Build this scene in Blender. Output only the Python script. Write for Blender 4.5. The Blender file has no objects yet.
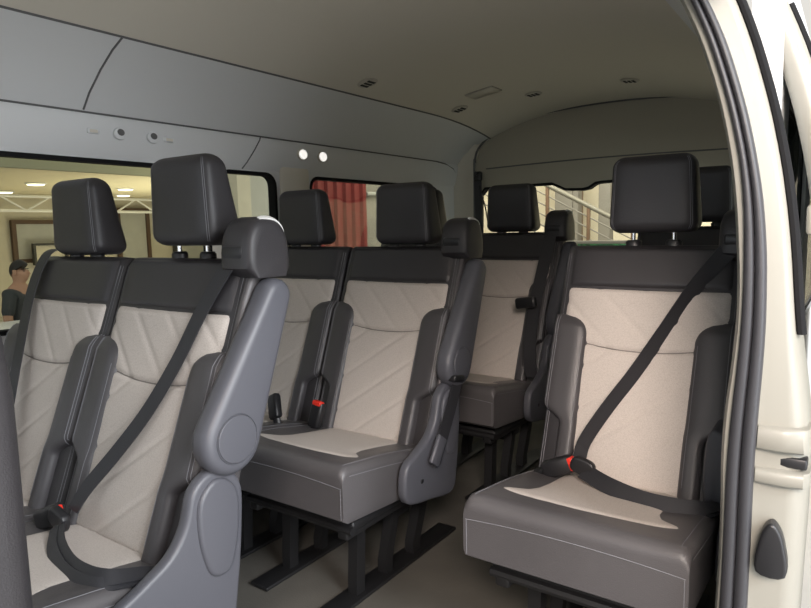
import bpy, bmesh, math, random
from math import sin, cos, pi, sqrt, radians
from mathutils import Vector, Matrix
random.seed(7)
C = bpy.context.scene.collection
FZ = 0.14            # van floor height in scene units
GZ = -0.55           # showroom floor

# ------------------------------------------------------------------ materials
def mat(name, col, rough=.5, metal=0., bump=None, scale=200., spec=.5, var=0., coat=0.):
    m = bpy.data.materials.new(name); m.use_nodes = True
    nt = m.node_tree; b = nt.nodes['Principled BSDF']
    b.inputs['Base Color'].default_value = (*col, 1); b.inputs['Roughness'].default_value = rough
    b.inputs['Metallic'].default_value = metal; b.inputs['Specular IOR Level'].default_value = spec
    b.inputs['Coat Weight'].default_value = coat
    tc = nt.nodes.new('ShaderNodeTexCoord')
    if var:
        n = nt.nodes.new('ShaderNodeTexNoise'); n.inputs['Scale'].default_value = 6; n.inputs['Detail'].default_value = 6
        nt.links.new(tc.outputs['Object'], n.inputs['Vector'])
        r = nt.nodes.new('ShaderNodeMapRange'); r.inputs['From Min'].default_value = .3; r.inputs['From Max'].default_value = .7
        r.inputs['To Min'].default_value = 1-var; r.inputs['To Max'].default_value = 1+var
        nt.links.new(n.outputs['Fac'], r.inputs['Value'])
        mx = nt.nodes.new('ShaderNodeVectorMath'); mx.operation = 'SCALE'; mx.inputs[0].default_value = col
        nt.links.new(r.outputs['Result'], mx.inputs['Scale']); nt.links.new(mx.outputs['Vector'], b.inputs['Base Color'])
    if bump:
        if bump[0] == 'voronoi':
            n = nt.nodes.new('ShaderNodeTexVoronoi'); out = 'Distance'
        else:
            n = nt.nodes.new('ShaderNodeTexNoise'); out = 'Fac'; n.inputs['Detail'].default_value = 4
        n.inputs['Scale'].default_value = scale
        nt.links.new(tc.outputs['Object'], n.inputs['Vector'])
        bp = nt.nodes.new('ShaderNodeBump'); bp.inputs['Strength'].default_value = bump[1]; bp.inputs['Distance'].default_value = .002
        nt.links.new(n.outputs[out], bp.inputs['Height']); nt.links.new(bp.outputs['Normal'], b.inputs['Normal'])
    return m
def emit(name, col, s):
    m = bpy.data.materials.new(name); m.use_nodes = True; nt = m.node_tree
    b = nt.nodes['Principled BSDF']; b.inputs['Base Color'].default_value = (*col, 1)
    b.inputs['Emission Color'].default_value = (*col, 1); b.inputs['Emission Strength'].default_value = s
    return m
def fabric_mat():
    m = mat('cream_fabric', (.50, .455, .415), .9, spec=.2)
    nt = m.node_tree; b = nt.nodes['Principled BSDF']
    tc = nt.nodes.new('ShaderNodeTexCoord'); mp = nt.nodes.new('ShaderNodeMapping')
    mp.inputs['Scale'].default_value = (420, 420, 420); mp.inputs['Rotation'].default_value = (0, radians(35), 0)
    nt.links.new(tc.outputs['Object'], mp.inputs['Vector'])
    v = nt.nodes.new('ShaderNodeTexVoronoi'); v.inputs['Scale'].default_value = 1; v.inputs['Randomness'].default_value = .9
    nt.links.new(mp.outputs['Vector'], v.inputs['Vector'])
    r = nt.nodes.new('ShaderNodeValToRGB')
    r.color_ramp.elements[0].position = .1; r.color_ramp.elements[0].color = (.575, .525, .485, 1)
    r.color_ramp.elements[1].position = .75; r.color_ramp.elements[1].color = (.47, .425, .39, 1)
    nt.links.new(v.outputs['Distance'], r.inputs['Fac']); nt.links.new(r.outputs['Color'], b.inputs['Base Color'])
    bp = nt.nodes.new('ShaderNodeBump'); bp.invert = True; bp.inputs['Strength'].default_value = .25; bp.inputs['Distance'].default_value = .001
    nt.links.new(v.outputs['Distance'], bp.inputs['Height']); nt.links.new(bp.outputs['Normal'], b.inputs['Normal'])
    return m
def glass_mat(name, tint, refl=.3):
    m = bpy.data.materials.new(name); m.use_nodes = True; nt = m.node_tree
    for n in list(nt.nodes): nt.nodes.remove(n)
    o = nt.nodes.new('ShaderNodeOutputMaterial'); t = nt.nodes.new('ShaderNodeBsdfTransparent'); g = nt.nodes.new('ShaderNodeBsdfGlossy')
    t.inputs['Color'].default_value = (*tint, 1); g.inputs['Roughness'].default_value = .02
    f = nt.nodes.new('ShaderNodeFresnel'); f.inputs['IOR'].default_value = 1.4
    mu = nt.nodes.new('ShaderNodeMath'); mu.operation = 'MULTIPLY'; mu.inputs[1].default_value = refl
    x = nt.nodes.new('ShaderNodeMixShader')
    nt.links.new(f.outputs[0], mu.inputs[0]); nt.links.new(mu.outputs[0], x.inputs[0])
    nt.links.new(t.outputs[0], x.inputs[1]); nt.links.new(g.outputs[0], x.inputs[2]); nt.links.new(x.outputs[0], o.inputs['Surface'])
    return m
M = dict(
    leather=mat('charcoal_leather', (.031, .029, .032), .46, bump=('noise', .25), scale=420, var=.12),
    leather2=mat('grey_leather', (.082, .077, .080), .42, bump=('noise', .25), scale=420, var=.08),
    fabric=fabric_mat(),
    leather3=mat('bolster_leather', (.056, .053, .057), .42, bump=('noise', .25), scale=420, var=.08),
    thread=mat('grey_thread', (.17, .17, .185), .7),
    seam=mat('fabric_seam', (.22, .20, .185), .9),
    plastic=mat('grey_plastic', (.084, .086, .101), .42, bump=('noise', .12), scale=600),
    plastic_d=mat('grey_plastic_disc', (.066, .068, .08), .5),
    black=mat('black_plastic', (.014, .014, .016), .4),
    frame=mat('black_steel', (.012, .012, .013), .45),
    belt=mat('belt_webbing', (.022, .022, .026), .55, bump=('noise', .3), scale=700),
    red=mat('red_button', (.75, .035, .02), .4),
    chrome=mat('chrome', (.75, .75, .77), .18, 1.),
    white=mat('white_plastic', (.85, .85, .83), .35),
    liner=mat('headliner_grey', (.68, .64, .56), .95, bump=('noise', .15), scale=500, spec=.15),
    trim=mat('trim_grey', (.68, .69, .70), .7, bump=('noise', .1), scale=500, spec=.3),
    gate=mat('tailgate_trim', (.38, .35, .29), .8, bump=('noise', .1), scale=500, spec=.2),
    seamdark=mat('panel_gap', (.12, .12, .12), .9),
    vent=mat('vent_recess', (.015, .015, .015), .8),
    ventpl=mat('vent_grille', (.50, .47, .41), .6),
    lamp_off=mat('lamp_lens', (.42, .39, .33), .35),
    lamp_on=emit('lit_lamp_lens', (1, .97, .92), .85),
    seal=mat('door_seal_rubber', (.034, .034, .039), .45, bump=('noise', .15), scale=300),
    rubber=mat('black_rubber', (.010, .010, .011), .8, bump=('noise', .15), scale=300, spec=.15),
    carpet=mat('grey_floor', (.105, .098, .085), .95, bump=('noise', .4), scale=250, var=.15),
    paint=mat('cream_paint', (.255, .247, .215), .42, coat=.1, spec=.5),
    glass=glass_mat('tinted_glass', (.74, .76, .71)),
    rglass=glass_mat('rear_glass', (.86, .86, .80)),
    dglass=glass_mat('dark_glass', (.06, .065, .07), 1.),
    gfloor=mat('showroom_tile', (.60, .59, .57), .3, var=.06),
    cream=mat('cream_wall', (.66, .615, .50), .85, var=.04),
    cream2=mat('pale_wall', (.50, .50, .46), .85, var=.04),
    beige=mat('beige_wall', (.30, .28, .245), .85, var=.05),
    soffit=mat('cream_soffit', (.78, .70, .50), .9),
    handrail=mat('grey_handrail', (.15, .145, .125), .5),
    fascia=mat('olive_fascia', (.36, .36, .25), .85),
    brown=mat('brown_frame', (.11, .065, .04), .6),
    darkf=mat('dark_frame', (.05, .05, .045), .6),
    redp=mat('red_steel', (.21, .030, .030), .5, var=.1),
    grey=mat('grey_column', (.15, .145, .135), .7),
    steel=mat('brushed_rail', (.34, .32, .28), .5),
    stair=mat('stair_concrete', (.50, .46, .38), .8),
    ggreen=glass_mat('green_glass', (.25, .5, .38), 1.),
    lampw=emit('downlight_lens', (1, .93, .75), 6),
    skin=mat('skin', (.45, .26, .18), .6, spec=.3), hair=mat('dark_hair', (.012, .010, .009), .55),
    shirt=mat('dark_grey_shirt', (.045, .05, .055), .85), pants=mat('navy_trousers', (.03, .035, .05), .85),
)

# ------------------------------------------------------------------ mesh helpers
class B:
    def __init__(s): s.v = []; s.f = []
    def add(s, vs, fs):
        o = len(s.v); s.v += [tuple(p) for p in vs]; s.f += [tuple(i+o for i in f) for f in fs]; return s
    def loft(s, rings, cap=True, closed=True):
        n = len(rings[0]); vs = [p for r in rings for p in r]; fs = []
        for k in range(len(rings)-1):
            for i in range(n if closed else n-1):
                j = (i+1) % n
                fs.append((k*n+i, k*n+j, (k+1)*n+j, (k+1)*n+i))
        if cap and closed:
            fs.append(tuple(range(n))[::-1]); o = (len(rings)-1)*n; fs.append(tuple(o+i for i in range(n)))
        return s.add(vs, fs)
    def grid(s, rows): return s.loft(rows, cap=False, closed=False)
    def tube(s, pts, r, seg=8, cap=True):
        pts = [Vector(p) for p in pts]; rings = []; prev = None
        for i, p in enumerate(pts):
            t = (pts[min(i+1, len(pts)-1)]-pts[max(i-1, 0)]).normalized()
            if prev is None:
                a = Vector((0, 0, 1)) if abs(t.z) < .9 else Vector((1, 0, 0))
                u = t.cross(a).normalized()
            else: u = (prev-t*prev.dot(t)).normalized()
            prev = u; w = t.cross(u); rr = r(i/(len(pts)-1)) if callable(r) else r
            rings.append([p+u*rr*cos(2*pi*k/seg)+w*rr*sin(2*pi*k/seg) for k in range(seg)])
        return s.loft(rings, cap)
    def ribbon(s, pts, wids, th=.0025):
        pts = [Vector(p) for p in pts]; rings = []
        for i, p in enumerate(pts):
            t = (pts[min(i+1, len(pts)-1)]-pts[max(i-1, 0)]).normalized()
            w = Vector(wids[i]); n = t.cross(w).normalized()*th/2; w = w/2
            rings.append([p-w-n, p+w-n, p+w+n, p-w+n])
        return s.loft(rings)
    def box(s, c, d, bev=0., rot=None):
        x, y, z = d[0]/2, d[1]/2, d[2]/2; b = min(bev, x*.95, y*.95, z*.95)
        if b <= 0:
            vs = [(i*x, j*y, k*z) for i in (-1, 1) for j in (-1, 1) for k in (-1, 1)]
            fs = [(0, 1, 3, 2), (4, 6, 7, 5), (0, 4, 5, 1), (2, 3, 7, 6), (0, 2, 6, 4), (1, 5, 7, 3)]
        else:
            rings = []
            for zz, q in ((-z, b), (-z+b*.3, b*.3), (-z+b, 0), (z-b, 0), (z-b*.3, b*.3), (z, b)):
                ring = []
                for sx, sy, a0 in ((1, 1, 0), (-1, 1, pi/2), (-1, -1, pi), (1, -1, 1.5*pi)):
                    for k in range(4):
                        a = a0+k/3*pi/2; r = b
                        ring.append((sx*(x-b)+(r-q)*cos(a), sy*(y-b)+(r-q)*sin(a), zz))
                rings.append(ring)
            bb = B().loft(rings); vs, fs = bb.v, bb.f
        R = rot or Matrix.Identity(3); c = Vector(c)
        return s.add([c+R @ Vector(v) for v in vs], fs)
    def build(s, name, m, parent=None, smooth=True, ang=40, subsurf=0):
        me = bpy.data.meshes.new(name); me.from_pydata(s.v, [], s.f); me.validate()
        bm = bmesh.new(); bm.from_mesh(me); bmesh.ops.remove_doubles(bm, verts=bm.verts, dist=1e-6)
        bmesh.ops.recalc_face_normals(bm, faces=bm.faces)
        if smooth:
            for f in bm.faces: f.smooth = True
            for e in bm.edges:
                if len(e.link_faces) == 2 and e.calc_face_angle(0) > radians(ang): e.smooth = False
        bm.to_mesh(me); bm.free(); me.materials.append(m)
        o = bpy.data.objects.new(name, me); C.objects.link(o)
        if parent: o.parent = parent
        return o
def sup(cx, cy, a, b, e, n=48, f=None):
    out = []
    for i in range(n):
        t = 2*pi*(i+.5)/n; c_, s_ = cos(t), sin(t)
        out.append((cx+a*math.copysign(abs(c_)**(2/e), c_), cy+b*math.copysign(abs(s_)**(2/e), s_)))
    return [f(*p) for p in out] if f else out
def extr(outline, x0, x1, rnd, f, steps=5):
    """rounded extrusion of a 2D outline; f(a, b, x) gives the 3D point"""
    n = len(outline); ar = sum(outline[i][0]*outline[(i+1) % n][1]-outline[(i+1) % n][0]*outline[i][1] for i in range(n))
    sg = 1 if ar > 0 else -1; nr = []
    for i in range(n):
        a, b = outline[i-1], outline[(i+1) % n]; dx, dy = b[0]-a[0], b[1]-a[1]; l = math.hypot(dx, dy) or 1
        nr.append((dy/l*sg, -dx/l*sg))
    rings = []
    for k in range(steps):
        a = k/(steps-1)*pi/2; q = rnd*(1-sin(a)); x = x0+rnd*(1-cos(a))
        rings.append([f(p[0]-m_[0]*q, p[1]-m_[1]*q, x) for p, m_ in zip(outline, nr)])
    for k in range(steps):
        a = (1-k/(steps-1))*pi/2; q = rnd*(1-sin(a)); x = x1-rnd*(1-cos(a))
        rings.append([f(p[0]-m_[0]*q, p[1]-m_[1]*q, x) for p, m_ in zip(outline, nr)])
    return B().loft(rings)
def spline(pts, n=8):
    """Catmull-Rom through points"""
    pts = [Vector(p) for p in pts]; out = []
    P = [2*pts[0]-pts[1]]+pts+[2*pts[-1]-pts[-2]]
    for i in range(1, len(P)-2):
        for k in range(n):
            t = k/n; a, b, c, d = P[i-1:i+3]
            out.append(.5*((2*b)+(c-a)*t+(2*a-5*b+4*c-d)*t*t+(3*b-a-3*c+d)*t**3))
    out.append(pts[-1]); return out
def smooth_closed(pts, n=5):
    P = [Vector((*p, 0)) for p in pts]; out = []; m = len(P)
    for i in range(m):
        for k in range(n):
            t = k/n; a, b, c, d = P[i-1], P[i], P[(i+1) % m], P[(i+2) % m]
            q = .5*((2*b)+(c-a)*t+(2*a-5*b+4*c-d)*t*t+(3*b-a-3*c+d)*t**3); out.append((q.x, q.y))
    return out
def rrect(x0, y0, x1, y1, r, n=6):
    if not isinstance(r, (list, tuple)): r = [r]*4
    out = []
    for (cx, cy, a0, q) in ((x1-r[0], y1-r[0], 0, r[0]), (x0+r[1], y1-r[1], pi/2, r[1]), (x0+r[2], y0+r[2], pi, r[2]), (x1-r[3], y0+r[3], 1.5*pi, r[3])):
        for k in range(n+1):
            a = a0+k/n*pi/2; out.append((cx+q*cos(a), cy+q*sin(a)))
    return out
def plate(outer, holes, f, th):
    """flat plate with holes, f(a,b,d) maps to 3D with depth d in [0, th]"""
    bm = bmesh.new(); es = []
    for lp in [outer]+holes:
        vs = [bm.verts.new((p[0], p[1], 0)) for p in lp]
        es += [bm.edges.new((vs[i], vs[(i+1) % len(vs)])) for i in range(len(vs))]
    bmesh.ops.triangle_fill(bm, use_beauty=True, use_dissolve=False, edges=es)
    b = B(); bm.verts.ensure_lookup_table(); bm.verts.index_update()
    vs = [(v.co.x, v.co.y) for v in bm.verts]; fs = [tuple(v.index for v in fc.verts) for fc in bm.faces]; bm.free()
    b.add([f(p[0], p[1], 0) for p in vs], fs); b.add([f(p[0], p[1], th) for p in vs], fs)
    for lp in [outer]+holes: b.loft([[f(p[0], p[1], 0) for p in lp], [f(p[0], p[1], th) for p in lp]], cap=False)
    return b
def tag(o, label=None, cat=None, group=None, kind=None):
    if label: o['label'] = label
    if cat: o['category'] = cat
    if group: o['group'] = group
    if kind: o['kind'] = kind
    return o
def empty(name, loc, label, cat, group=None):
    o = bpy.data.objects.new(name, None); C.objects.link(o); o.location = loc; o.empty_display_size = .1
    return tag(o, label, cat, group)
def struct(o): o['kind'] = 'structure'; return o
def copy_tree(o, parent=None):
    c = o.copy(); C.objects.link(c)
    if parent: c.parent = parent
    for ch in [k for k in o.children]: copy_tree(ch, c)
    return c

# ------------------------------------------------------------------ van seats
ZC = .518-FZ; REC = math.atan2(.221, .595); SR, CR = sin(REC), cos(REC)
def BR(u, s, n): return (u, s*SR-n*CR, ZC+s*CR+n*SR)
SW = .2300
def shell_front(u):
    h = .047; q = min(abs(u)/SW, 1)
    return -.053+h*(1-q**6)**(1/6)
def pad_in(s):
    if s < .37: return .128+.012*max(0, (s-.1))
    k = min((s-.37)/.062, 1); return .131+.058*(1-sqrt(max(0, 1-k*k)))
def pad_out(s):
    k = min(1, max(0, (s-.135)/.05)); return .178+.053*k*k*(3-2*k)
def pad_h(u, s):
    ui = pad_in(s); v = (abs(u)-ui)/(pad_out(s)-ui)
    if s > .432 or s < -.06 or v <= 0 or v >= 1: return -1
    H = .027*min(1, sqrt(max(0, (.434-s)/.035)))
    return -.012+H*(1-abs(2*v-1)**3.2)**(.42)

def b_shell():
    st = [(-.10, .75, .5), (-.095, .93, .85), (-.08, .985, 1)]+[(-.05+i*.05, 1, 1) for i in range(13)]
    st += [(.60+.04*sin(a), 1-.018*(1-cos(a)), max(cos(a)*.8+.2, .2)) for a in [k*pi/12 for k in range(1, 7)]]
    rings = []
    for s, kw, kt in st:
        t_back = -.105+.03*max(0, s)/.635
        c = (-.006+t_back)/2; h = (-.006-t_back)/2*kt
        w = SW*kw*(1-.015*max(0, s-.4)/.24)
        rings.append(sup(0, c, w, h, 6, 56, lambda a, b, s=s: BR(a, s, b)))
    return B().loft(rings)
def surf_n(t, s):
    e = (1-abs(t)**8)
    return -.012+.014*max(e, 0)**.5
def b_panel(s0=.0, s1=.511, groove=True):
    rows = []; N = 110 if groove else 24; K = 56
    for i in range(N+1):
        s = s0+(s1-s0)*i/N; row = []
        k_ = min(1, max(0, (s-.22)/.05)); w = .168+.038*k_*k_*(3-2*k_)
        ef = min(1, (s-s0)/.012, (s1-s)/.012)
        for k in range(K+1):
            t = -1+2*k/K; n = surf_n(t, s)
            if groove:
                sc = .343+.028*t*t
                n -= .006*math.exp(-((s-sc)/.005)**2)
                u = t*w
                for j in range(-5, 8):
                    d = (s-(.05+.115*j)-.75*u)/1.25 if s < sc else (s-(.05+.115*j)+.95*u)/1.38
                    n -= .0030*math.exp(-(d/.0055)**2)
            n = -.014+(n+.014)*sqrt(max(ef, 0))
            ss = s+(.010*(t*t) if (i == N and groove) or (i == 0 and not groove) else 0)
            row.append(BR(t*w, ss, n))
        rows.append(row)
    return B().grid(rows)
def b_pad(sd):
    rows = []; N = 60; K = 22
    for i in range(N+1):
        s = -.06+.492*i/N; ui = pad_in(s); row = []
        H = .027*min(1, sqrt(max(0, (.434-s)/.035))); uo = pad_out(s)
        for k in range(K+1):
            v = k/K; vv = .5-.5*cos(pi*v)
            u = ui+(uo-ui)*vv
            n = -.014+(H+.002)*max(0, 1-abs(2*vv-1)**3.2)**.42
            row.append(BR(sd*u, s, n))
        row.append(BR(sd*(uo+.001), s, -.05)); rows.append(row)
    return B().grid(rows)
def threads_back():
    out = []
    for sd in (-1, 1):
        for u in (.2135, .2205):
            out.append(([BR(sd*u, q, max(shell_front(u), pad_h(u, q))+.0003) for q in [.612*i/69 for i in range(70)]], .0010))
        out.append(([BR(sd*(pad_in(q)+.012), q, pad_h(pad_in(q)+.012, q)+.0002) for q in [.03+.34*i/40 for i in range(41)]], .0007))
    return out
def b_line(l): return B().tube(l[0], l[1], 5)
def b_cross_seam():
    return B().tube([BR(t*.205, .343+.028*t*t, surf_n(t, .3)-.0052) for t in [-1+2*i/40 for i in range(41)]], .0017, 6)
HZ0, HZ1, HY = 1.110-FZ, 1.313-FZ, .212
def hr_sec(z):
    k = (z-HZ0)/(HZ1-HZ0); e = 1
    r = .03
    if z < HZ0+r: e = sqrt(max(0, 1-((HZ0+r-z)/r)**2))
    if z > HZ1-r: e = min(e, sqrt(max(0, 1-((z-HZ1+r)/r)**2)))
    dep = .118-.050*k; hw = .115-.011*k
    q = .030*(1-e)
    return HY+dep/2+.004*k, dep/2-q, hw-q
def b_headrest():
    zs = [HZ0+.03*(1-cos(a)) for a in [k*pi/14 for k in range(8)]]+[HZ0+.03+(HZ1-HZ0-.06)*i/8 for i in range(1, 8)]+[HZ1-.03+.03*sin(a) for a in [k*pi/14 for k in range(8)]]
    rings = []
    for z in zs:
        cy, d, w = hr_sec(z); rings.append(sup(0, cy, w, d, 4.6, 56, lambda a, b, z=z: (a, b, z)))
    return B().loft(rings)
def threads_head():
    out = []
    for sd in (-1, 1):
        for q in (.87, .905):
            pts = []
            for i in range(30):
                z = HZ0+.010+(HZ1-HZ0-.020)*i/29; cy, d, w = hr_sec(z)
                pts.append((sd*w*q, cy-d*(1-q**4.6)**(1/4.6)-.0001, z))
            out.append((pts, .0007))
    return out
def b_posts(sd):
    return B().tube([(sd*.052, HY+.045, 1.08-FZ), (sd*.052, HY+.045, HZ0+.03)], .0055, 12)
def b_collar(sd):
    b = B(); b.loft([[(sd*.052+r*cos(a)*1.25, HY+.045+r*sin(a), z) for a in [2*pi*k/20 for k in range(20)]] for r, z in ((.017, 1.100-FZ), (.017, 1.117-FZ), (.013, 1.122-FZ), (.008, 1.1225-FZ))])
    return b
CL = .372
def ctop(x, y):
    k = min(1.15, max(0, (.02-y)/CL)); z = .522-FZ+.060*k
    r = .034
    if y < -CL+r: z -= r-sqrt(max(0, r**2-(-CL+r-y)**2))
    z += .006*math.exp(-((abs(x)-.200)/.036)**2)*min(1, max(.3, (CL+y)/.16))*min(1, max(.15, -y/.14))
    if abs(x) > .216: z -= .013*((abs(x)-.216)/.015)**2.5
    return z
def b_cushion():
    rings = []
    ys = [.06, .02]+[-.02*i for i in range(0, 17)]+[-CL+.034*(1-sin(a)) for a in [k*pi/16 for k in range(1, 9)]]
    for y in ys:
        xs = [-.231+.462*i/60 for i in range(61)]
        zb = .405-FZ+(.436-.405)*min(1, max(0, -y/CL))
        end = max(0, (-CL+.02-y)/.02)
        zb += .012*end
        top = [(x, y, ctop(x, y)) for x in xs]
        right = [(.2315, y, ctop(.231, y)-.006-(ctop(.231, y)-.006-zb-.012)*i/6) for i in range(0, 7)]
        bot = [(x*.985, y, zb) for x in xs[::-1]]
        left = [(-p[0], p[1], p[2]) for p in right[::-1]]
        rings.append(top+right+bot+left)
    return B().loft(rings)
def cpan_w(y):
    P = [(.03, .145), (-.12, .138), (-.18, .140), (-.215, .152), (-.247, .190), (-.262, .200), (-.275, .18)]
    for (a, wa), (b, wb) in zip(P, P[1:]):
        if a >= y >= b: return wa+(wb-wa)*(a-y)/(a-b)
    return P[-1][1]
def b_cpanel():
    rows = []
    for i in range(41):
        y0 = .03-.300*i/40; w = cpan_w(y0); row = []
        ef = min(1, (.27+y0+.001)/.012)
        for k in range(41):
            t = -1+2*k/40; x = t*w; y = y0-.014*(1-abs(t)**1.5)*max(0, (-y0-.15)/.12)
            row.append((x, y, ctop(x, y)+.0045*max(0, 1-abs(t)**10)*max(.0, ef)-.0015))
        rows.append(row)
    return B().grid(rows)
def threads_cushion():
    out = [([(x, -CL-.0003, .540-FZ-.010*(x/.23)**2) for x in [-.226+.452*i/30 for i in range(31)]], .0010)]
    for sd in (-1, 1):
        out.append(([(sd*.2311, y, ctop(.231, y)-.012) for y in [-.345+.34*i/30 for i in range(31)]], .0010))
        out.append(([(sd*.224, -CL+.0001, z-FZ) for z in [.45+.01*i for i in range(9)]], .0010))
        out.append(([(sd*.2135, y, ctop(.2135, y)+.0004) for y in [-.35+.34*i/30 for i in range(31)]], .0008))
    return out
def capsule(p0, r0, p1, r1, n=14):
    dx, dy = p1[0]-p0[0], p1[1]-p0[1]; L = math.hypot(dx, dy); a = math.atan2(dy, dx); th = math.acos((r0-r1)/L); out = []
    for k in range(n+1):
        t = a+th+(2*pi-2*th)*k/n; out.append((p0[0]+r0*cos(t), p0[1]+r0*sin(t)))
    for k in range(n+1):
        t = a-th+2*th*k/n; out.append((p1[0]+r1*cos(t), p1[1]+r1*sin(t)))
    return out
def b_armrest():
    o = capsule((.113, .762-FZ), .071, (.248, 1.032-FZ), .036)
    return extr(o, .2365, .292, .020, lambda a, b, x: (x, a, b))
def b_disc():
    o = [(.116+.047*cos(a), .764-FZ+.047*sin(a)) for a in [2*pi*k/40 for k in range(40)]]
    b = extr(o, .285, .2945, .002, lambda a, b, x: (x, a, b)); return b
def b_discring():
    return B().tube([(.2925, .116+.049*cos(a), .764-FZ+.049*sin(a)) for a in [2*pi*k/40 for k in range(41)]], .0013, 6)
def b_shoulder():
    # grey side panel of the backrest that carries the arm rest
    o = [(-.028, .0), (.02, .0), (.05, .0)]
    pts = [BR(0, s, n)[1:] for s, n in ((-.02, -.005), (.2, -.004), (.4, -.006), (.58, -.008), (.607, -.03), (.60, -.07), (.4, -.098), (.2, -.105), (-.02, -.108))]
    return extr(smooth_closed(pts, 4), .222, .240, .012, lambda a, b, x: (x, a, b))
def dome(t, k=1.):
    # yz dome outline, t in 0..pi
    return (.250-.060*k*math.copysign(abs(cos(t))**.75, cos(t)), 1.090-FZ+.106*k*abs(sin(t))**.7)
def b_guide():
    rings = []
    for x, k in ((.166, .55), (.168, .75), (.173, .90), (.181, .97), (.193, 1), (.240, 1), (.252, .975), (.260, .92), (.264, .82), (.2655, .66)):
        rings.append([(x, *dome(pi*i/24, k)) for i in range(25)]+[(x, .29, 1.070-FZ), (x, .215, 1.070-FZ)])
    return B().loft(rings)
def b_gslot():
    return B().box((.212, .2035, 1.122-FZ), (.066, .03, .030), .008)
def b_gstrip():  # white strip modelled in place of a reflection along the guide's edge
    rows = []
    for i in range(17):
        t = radians(78+64*i/16); e = sin(pi*min(max(i/16, .06), .94))**.4
        p = [(.2445, *dome(t, 1.0)), (.2515, *dome(t, .978)), (.2585, *dome(t, .935))]
        c = p[1]; q = [tuple(c[j]+(v[j]-c[j])*e for j in range(3)) for v in p]
        o = (.0016, 0, .0022)
        rows.append([tuple(v[j]+o[j] for j in range(3)) for v in q]+[tuple(v[j]-(.003, 0, .004)[j] for j in range(3)) for v in q[::-1]])
    return B().loft(rows)
def b_sidecover():
    P = [(-.145, .418), (-.02, .385), (.095, .372), (.125, .46), (.142, .60), (.140, .665), (.108, .703), (.065, .708), (.025, .68), (.005, .62), (-.03, .575), (-.09, .545), (-.148, .512)]
    return extr(smooth_closed([(a, b-FZ) for a, b in P], 4), .2385, .268, .010, lambda a, b, x: (x, a, b))
def b_boss():
    o = smooth_closed([(a, b-FZ) for a, b in [(.03, .60), (.035, .66), (.07, .692), (.108, .68), (.128, .64), (.122, .56), (.10, .50), (.06, .50), (.04, .54)]], 4)
    return extr(o, .258, .276, .009, lambda a, b, x: (x, a, b))
def b_screw(): return extr([(-.075+.007*cos(a), .459-FZ+.007*sin(a)) for a in [2*pi*k/16 for k in range(16)]], .262, .2695, .001, lambda a, b, x: (x, a, b))
def b_seatframe():
    b = B(); b.box((0, -.12, .395-FZ), (.40, .36, .028), .008)
    for sd in (-1, 1): b.box((sd*.17, -.08, .375-FZ), (.035, .46, .035), .006)
    b.tube([(-.2, -.30, .385-FZ), (.2, -.30, .385-FZ)], .012); b.tube([(-.2, .1, .385-FZ), (.2, .1, .385-FZ)], .012)
    b.box((0, .02, .33-FZ), (.24, .12, .10), .01); b.tube([(.05, -.26, .36-FZ), (.05, .05, .30-FZ)], .008); b.tube([(-.07, -.26, .36-FZ), (-.07, .05, .30-FZ)], .008)
    return b
def b_leg(sd, k):
    y0, y1, w = ((-.20, -.21, .036), (-.03, -.075, .032), (.13, .07, .040))[k]
    b = B(); rings = []
    for z, y in ((.375-FZ, y0), (.30-FZ, y0+(y1-y0)*.25), (.05, y1), (.012, y1)):
        rings.append([(sd*.13+a*.016, y+c*w/2, z) for a, c in ((-1, -1), (1, -1), (1, 1), (-1, 1))])
    b.loft(rings); b.box((sd*.13, y1, .006), (.05, w+.03, .012), .003); return b
def b_rail(sd): return B().box((sd*.13, -.03, .0075), (.07, .62, .011), .003)
def belt_strip(dn, tw=50):
    P = [(.208, .640, -.004), (.198, .622, .012), (.180, .598, .014), (.120+dn*.4, .511, .010), (.063+dn, .40, .013), (.004+dn*1.2, .285, .017), (-.05+dn, .19, .022), (-.092+dn*.5, .10, .032), (-.098+dn*.3, .050, .042)]
    pts = spline([BR(*p) for p in P], 6); ws = []; n = len(pts)
    N = Vector((0, -CR, SR))
    for i in range(n):
        t = (pts[min(i+1, n-1)]-pts[max(i-1, 0)]).normalized(); side = t.cross(N).normalized()
        k = i/(n-1); a = radians(tw)*min(1, max(0, (k-.12)/.3)); wdt = .046-.008*min(1, k*2)
        ws.append((side*cos(a)+N*sin(a))*wdt)
    return B().ribbon(pts, ws)
def lap_strip(dy, dz, w):
    lp = spline([(-.075, -.055, .572-FZ), (.0, -.098, .566-FZ), (.08, -.122, .560-FZ), (.15, -.128, .561-FZ), (.205, -.115, .562-FZ), (.226, -.06, .552-FZ), (.229, .0, .535-FZ)], 5)
    lp = [p+Vector((0, dy, dz)) for p in lp]; ws = []
    for i in range(len(lp)):
        t = (lp[min(i+1, len(lp)-1)]-lp[max(i-1, 0)]).normalized(); ws.append(t.cross(Vector((0, -.75, .66))).normalized()*w)
    return B().ribbon(lp, ws, .004)
def b_tongue():
    o = [(-.030, -.016), (.004, -.022), (.022, -.018), (.028, .0), (.020, .018), (-.002, .021), (-.030, .014)]
    R = Matrix.Rotation(radians(18), 3, 'Y')
    return extr(smooth_closed(o, 4), -.010, .010, .006, lambda a, b, x: Vector((-.072, -.058, .577-FZ))+R @ Vector((a, x, b)))
def buckle_frame(kind):
    if kind == 'up': return Vector((-.165, -.035, .575-FZ)), Matrix.Rotation(radians(8), 3, 'Y') @ Matrix.Rotation(radians(-14), 3, 'X')
    if kind == 'loose': return Vector((.150, -.075, .590-FZ)), Matrix.Rotation(radians(-28), 3, 'Y') @ Matrix.Rotation(radians(-20), 3, 'X')
    return Vector((-.142, -.045, .560-FZ)), Matrix.Rotation(radians(66), 3, 'Y') @ Matrix.Rotation(radians(-8), 3, 'X')
def b_buckle(kind):
    c, R = buckle_frame(kind); return B().box(c, (.046, .030, .085), .010, R)
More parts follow.
